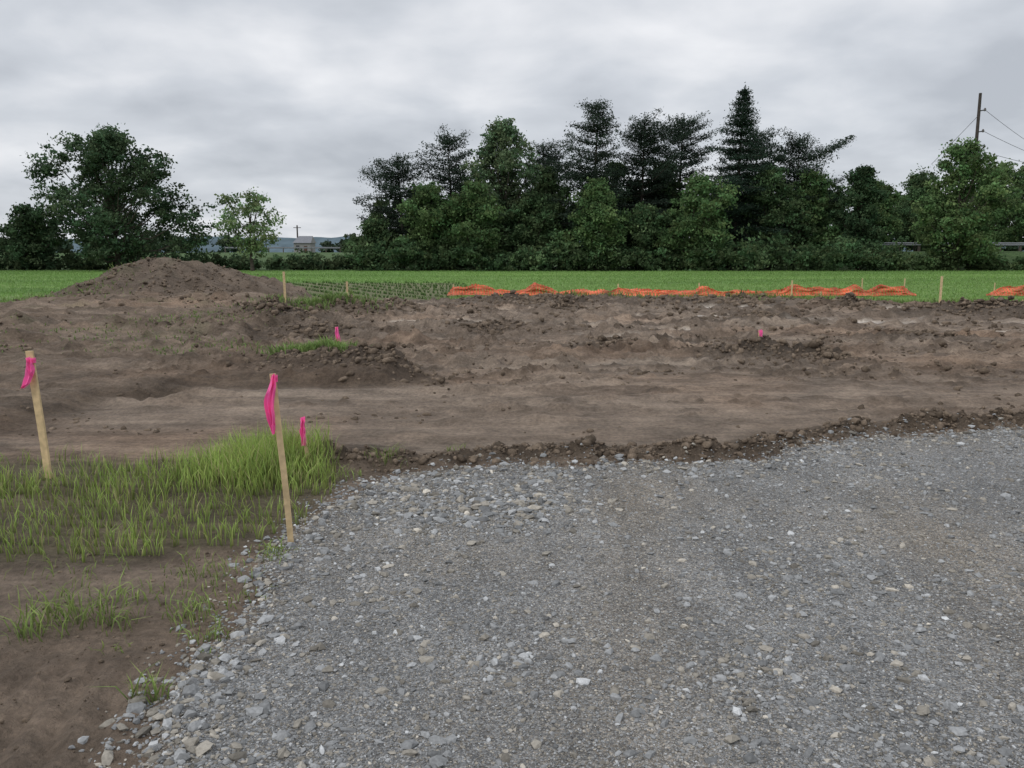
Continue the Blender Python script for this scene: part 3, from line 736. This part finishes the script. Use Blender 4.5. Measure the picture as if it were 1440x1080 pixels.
# ------------------------------------------------------------ collapsed orange safety fence (open lattice)
def fence(xs_top, x0, x1, seed):
    step = .035; nx = int((x1-x0)/step); ny = 15
    sx = np.linspace(x0, x1, nx); hs = np.interp(sx, [a for a, _ in xs_top], [b for _, b in xs_top])
    hs = hs*(1+.4*vnoise(sx*2.2, sx*0, seed))
    A, B = np.meshgrid(sx, np.linspace(0, 1, ny))
    Hh = hs[None]*np.minimum(1, B*1.25)
    slack = np.clip(1-hs/.4, 0, 1)
    YY = 30 + (1-B)*(-.15-.25*slack)[None] + .10*fbm(A*2.2, B*4, 3, seed+1)
    ZZ = height(A, YY)+Hh+.06*(fbm(A*3, B*6, 3, seed+2)+.1)*(.5+B)+.03
    V = np.stack([A+.05*fbm(A*2, B*3, 2, seed+3), YY, ZZ], -1).reshape(-1, 3)
    i, j = np.meshgrid(np.arange(ny-1), np.arange(nx-1), indexing='ij')
    keep = ~((i % 2 == 1) & (j % 3 == 1))
    make_mesh("orange_safety_fence", V, [(grid_faces(ny, nx, keep), 0)], np.array([.55, .12, .058])*(1+.8*fbm(V[:, 0]*2.5, V[:, 2]*12, 3, seed))[:, None], [M_fence])
fence([(-2.4, .05), (-2.2, .42), (-1.9, .40), (-1, .24), (0, .15), (.5, .24), (.85, .40), (1.3, .24), (2.0, .15), (3.0, .15), (3.6, .24), (3.95, .36), (4.4, .22), (5.2, .15), (6.2, .2), (6.9, .38), (7.4, .22), (8.0, .12), (9.6, .12), (10.3, .34), (11.5, .27), (13, .27), (14.5, .32), (14.9, .05)], -2.4, 14.9, 800)
fence([(17.6, .05), (18.2, .22), (19.5, .3), (24, .25)], 17.6, 24, 820)

# ------------------------------------------------------------ poles, wires, guard rails, house
acc = Acc()
acc.add(*tube([(43.6, 78, 0), (43.55, 78, 8), (43.5, 78, 16.2)], [.2, .17, .13], 9), (.06, .05, .045), 0)
for z in (14.6, 12.7, 10.9):
    acc.add(*tube([(43.5, 78, z), (44.0, 77.9, z+.08)], [.05, .05], 6), (.05, .045, .04), 0)
    acc.add(*tube([(44.0, 77.9, z-.02), (44.0, 77.9, z+.12), (44.0, 77.9, z+.26)], [.09, .12, .06], 8), (.12, .11, .11), 0)
acc.build("utility_pole", [M_bark], True)
acc = Acc()
def wire(a, b, sag=.5):
    a = np.array(a); b = np.array(b); t = np.linspace(0, 1, 14)[:, None]
    P = a*(1-t)+b*t; P[:, 2] -= (4*t*(1-t))[:, 0]*sag
    acc.add(*tube(P, [.02]*14, 4), (.03, .03, .03), 0)
wire((44.0, 77.9, 14.7), (62, 92, 11.0), .3); wire((44.0, 77.9, 12.8), (64, 92, 10.3), .3); wire((44.0, 77.9, 11), (64, 90, 9.9), .3)
wire((43.5, 78, 14.2), (40.5, 80, 10), 0)
acc.build("power_line", [M_metal])
acc = Acc(); acc.add(*tube([(-62.5, 238, 0), (-62.5, 238, 9.4)], [.28, .2], 8), (.07, .06, .055), 0)
V, F = box(-62.5, 238, 8.7, 2.2, .15, .18); acc.add(V, F, (.07, .06, .055), 0); acc.build("utility_pole", [M_bark])
def guard_rail(x0, x1, y0, y1, z, hgt=.7, sp=2.0):
    acc = Acc(); n = int(abs(x1-x0)/sp)+1
    for i in range(n):
        t = i/(n-1); x = x0+(x1-x0)*t; y = y0+(y1-y0)*t
        acc.add(*box(x, y+.12, z+hgt/2-.2, .18, .2, hgt+.4), (.08, .065, .05), 0)
    prof = [(0, .0), (-.05, .05), (-.05, .10), (0, .155), (-.05, .21), (-.05, .26), (0, .31)]
    V = np.array([[x, y+a, z+hgt-.36+b] for (x, y) in ((x0, y0), (x1, y1)) for (a, b) in prof]); m = len(prof)
    acc.add(V, [[k, k+1, m+k+1, m+k] for k in range(m-1)], (.20, .21, .22), 0)
    acc.build("guard_rail", [M_metal])
guard_rail(35.5, 66, 78.9, 80.5, 1.75, .85); guard_rail(-62, -38, 176, 180, 2.0, .8, 3)

def part(name, parent, V, F, col, mat):
    a = Acc(); a.add(V, F, col, 0); o = a.build(name, [mat]); o.parent = parent; return o
e = bpy.data.objects.new("farm_house", None); scene.collection.objects.link(e)
hx, hy, g = -59.0, 232, 1.3
part("walls", e, *box(hx, hy, g+1.5, 4.6, 6, 3.0), (.24, .235, .225), M_paint)
V = np.array([[hx-2.6, hy-3.3, g+2.9], [hx+2.6, hy-3.3, g+2.9], [hx+2.6, hy+3.3, g+2.9], [hx-2.6, hy+3.3, g+2.9], [hx-1.5, hy, g+4.9], [hx+2.4, hy, g+4.9]])
part("roof_ridge", e, V[[0, 1, 5, 4, 3, 2]], [[0, 1, 2, 3], [3, 2, 5, 4]], (.17, .175, .19), M_paint)
part("gable", e, V[[0, 4, 3, 1, 5, 2]], [[0, 1, 2], [3, 5, 4]], (.24, .235, .23), M_paint)
part("window", e, *box(hx-1.2, hy-3.03, g+1.7, .9, .06, 1.1), (.04, .045, .05), M_paint)
part("door", e, *box(hx+1.0, hy-3.03, g+1.05, .95, .06, 2.1), (.10, .06, .045), M_paint)

# ------------------------------------------------------------ world: overcast
w = bpy.data.worlds.new("World"); scene.world = w; w.use_nodes = True
N, L = w.node_tree.nodes, w.node_tree.links; N.clear()
out = N.new("ShaderNodeOutputWorld")
SE, SR = math.radians(45), math.radians(230)
sky = N.new("ShaderNodeTexSky"); sky.sky_type = 'NISHITA'; sky.sun_disc = False; sky.sun_elevation = SE; sky.sun_rotation = SR
b1 = N.new("ShaderNodeBackground"); b1.inputs[1].default_value = .1; L.new(sky.outputs[0], b1.inputs[0])
tc = N.new("ShaderNodeTexCoord"); sp = N.new("ShaderNodeSeparateXYZ"); L.new(tc.outputs["Generated"], sp.inputs[0])
def M(op, a, b=None, clamp=False):
    q = N.new("ShaderNodeMath"); q.operation = op; q.use_clamp = clamp
    for i, v in enumerate((a, b)):
        if v is None: continue
        if isinstance(v, (int, float)): q.inputs[i].default_value = v
        else: L.new(v, q.inputs[i])
    return q.outputs[0]
zc = M('MAXIMUM', sp.outputs[2], 0.0); den = M('ADD', zc, .26)
cb = N.new("ShaderNodeCombineXYZ"); L.new(M('DIVIDE', sp.outputs[0], den), cb.inputs[0]); L.new(M('DIVIDE', sp.outputs[1], den), cb.inputs[1])
def noise(s, d, r, loc=(0, 0, 0), dist=0):
    mp = N.new("ShaderNodeMapping"); mp.inputs["Location"].default_value = loc; L.new(cb.outputs[0], mp.inputs[0])
    n = N.new("ShaderNodeTexNoise"); n.inputs["Scale"].default_value = s; n.inputs["Detail"].default_value = d; n.inputs["Roughness"].default_value = r; n.inputs["Distortion"].default_value = dist
    L.new(mp.outputs[0], n.inputs["Vector"]); return n.outputs["Fac"]
f = M('ADD', M('MULTIPLY', noise(1.2, 4, .5, (4.1, 2.7, 0), .3), .6), M('MULTIPLY', noise(3.2, 6, .5, (5, 2, 0), .2), .4))
cr = N.new("ShaderNodeValToRGB"); L.new(f, cr.inputs[0]); e_ = cr.color_ramp.elements
e_[0].position = .37; e_[0].color = (.50, .53, .58, 1); e_[1].position = .66; e_[1].color = (.89, .90, .93, 1)
m_ = cr.color_ramp.elements.new(.5); m_.color = (.65, .68, .73, 1)
gr = M('ADD', 1.0, M('MULTIPLY', M('MAXIMUM', M('SUBTRACT', zc, .28), 0.0), 1.5))
sc = N.new("ShaderNodeVectorMath"); sc.operation = 'SCALE'; L.new(cr.outputs[0], sc.inputs[0]); L.new(gr, sc.inputs["Scale"])
b2 = N.new("ShaderNodeBackground"); L.new(sc.outputs[0], b2.inputs[0]); b2.inputs[1].default_value = 1.0
mx = N.new("ShaderNodeMixShader"); mx.inputs[0].default_value = .94
L.new(b1.outputs[0], mx.inputs[1]); L.new(b2.outputs[0], mx.inputs[2]); L.new(mx.outputs[0], out.inputs[0])

sd_ = bpy.data.lights.new("sun", 'SUN'); sd_.energy = 1.2; sd_.angle = math.radians(20); sd_.color = (1, .98, .95)
so = bpy.data.objects.new("sun", sd_); scene.collection.objects.link(so)
dirv = Vector((math.sin(SR)*math.cos(SE), math.cos(SR)*math.cos(SE), math.sin(SE)))
so.rotation_euler = dirv.to_track_quat('Z', 'Y').to_euler()

cam = bpy.data.cameras.new("camera"); co = bpy.data.objects.new("camera", cam); scene.collection.objects.link(co)
cam.sensor_width = 36; cam.lens = 28.25; cam.clip_end = 8000; cam.clip_start = .05
co.location = (0, 0, 1.6); co.rotation_euler = (math.radians(90-9.3), 0, 0)
scene.camera = co
scene.view_settings.view_transform = 'Standard'; scene.view_settings.look = 'None'; scene.view_settings.exposure = 0
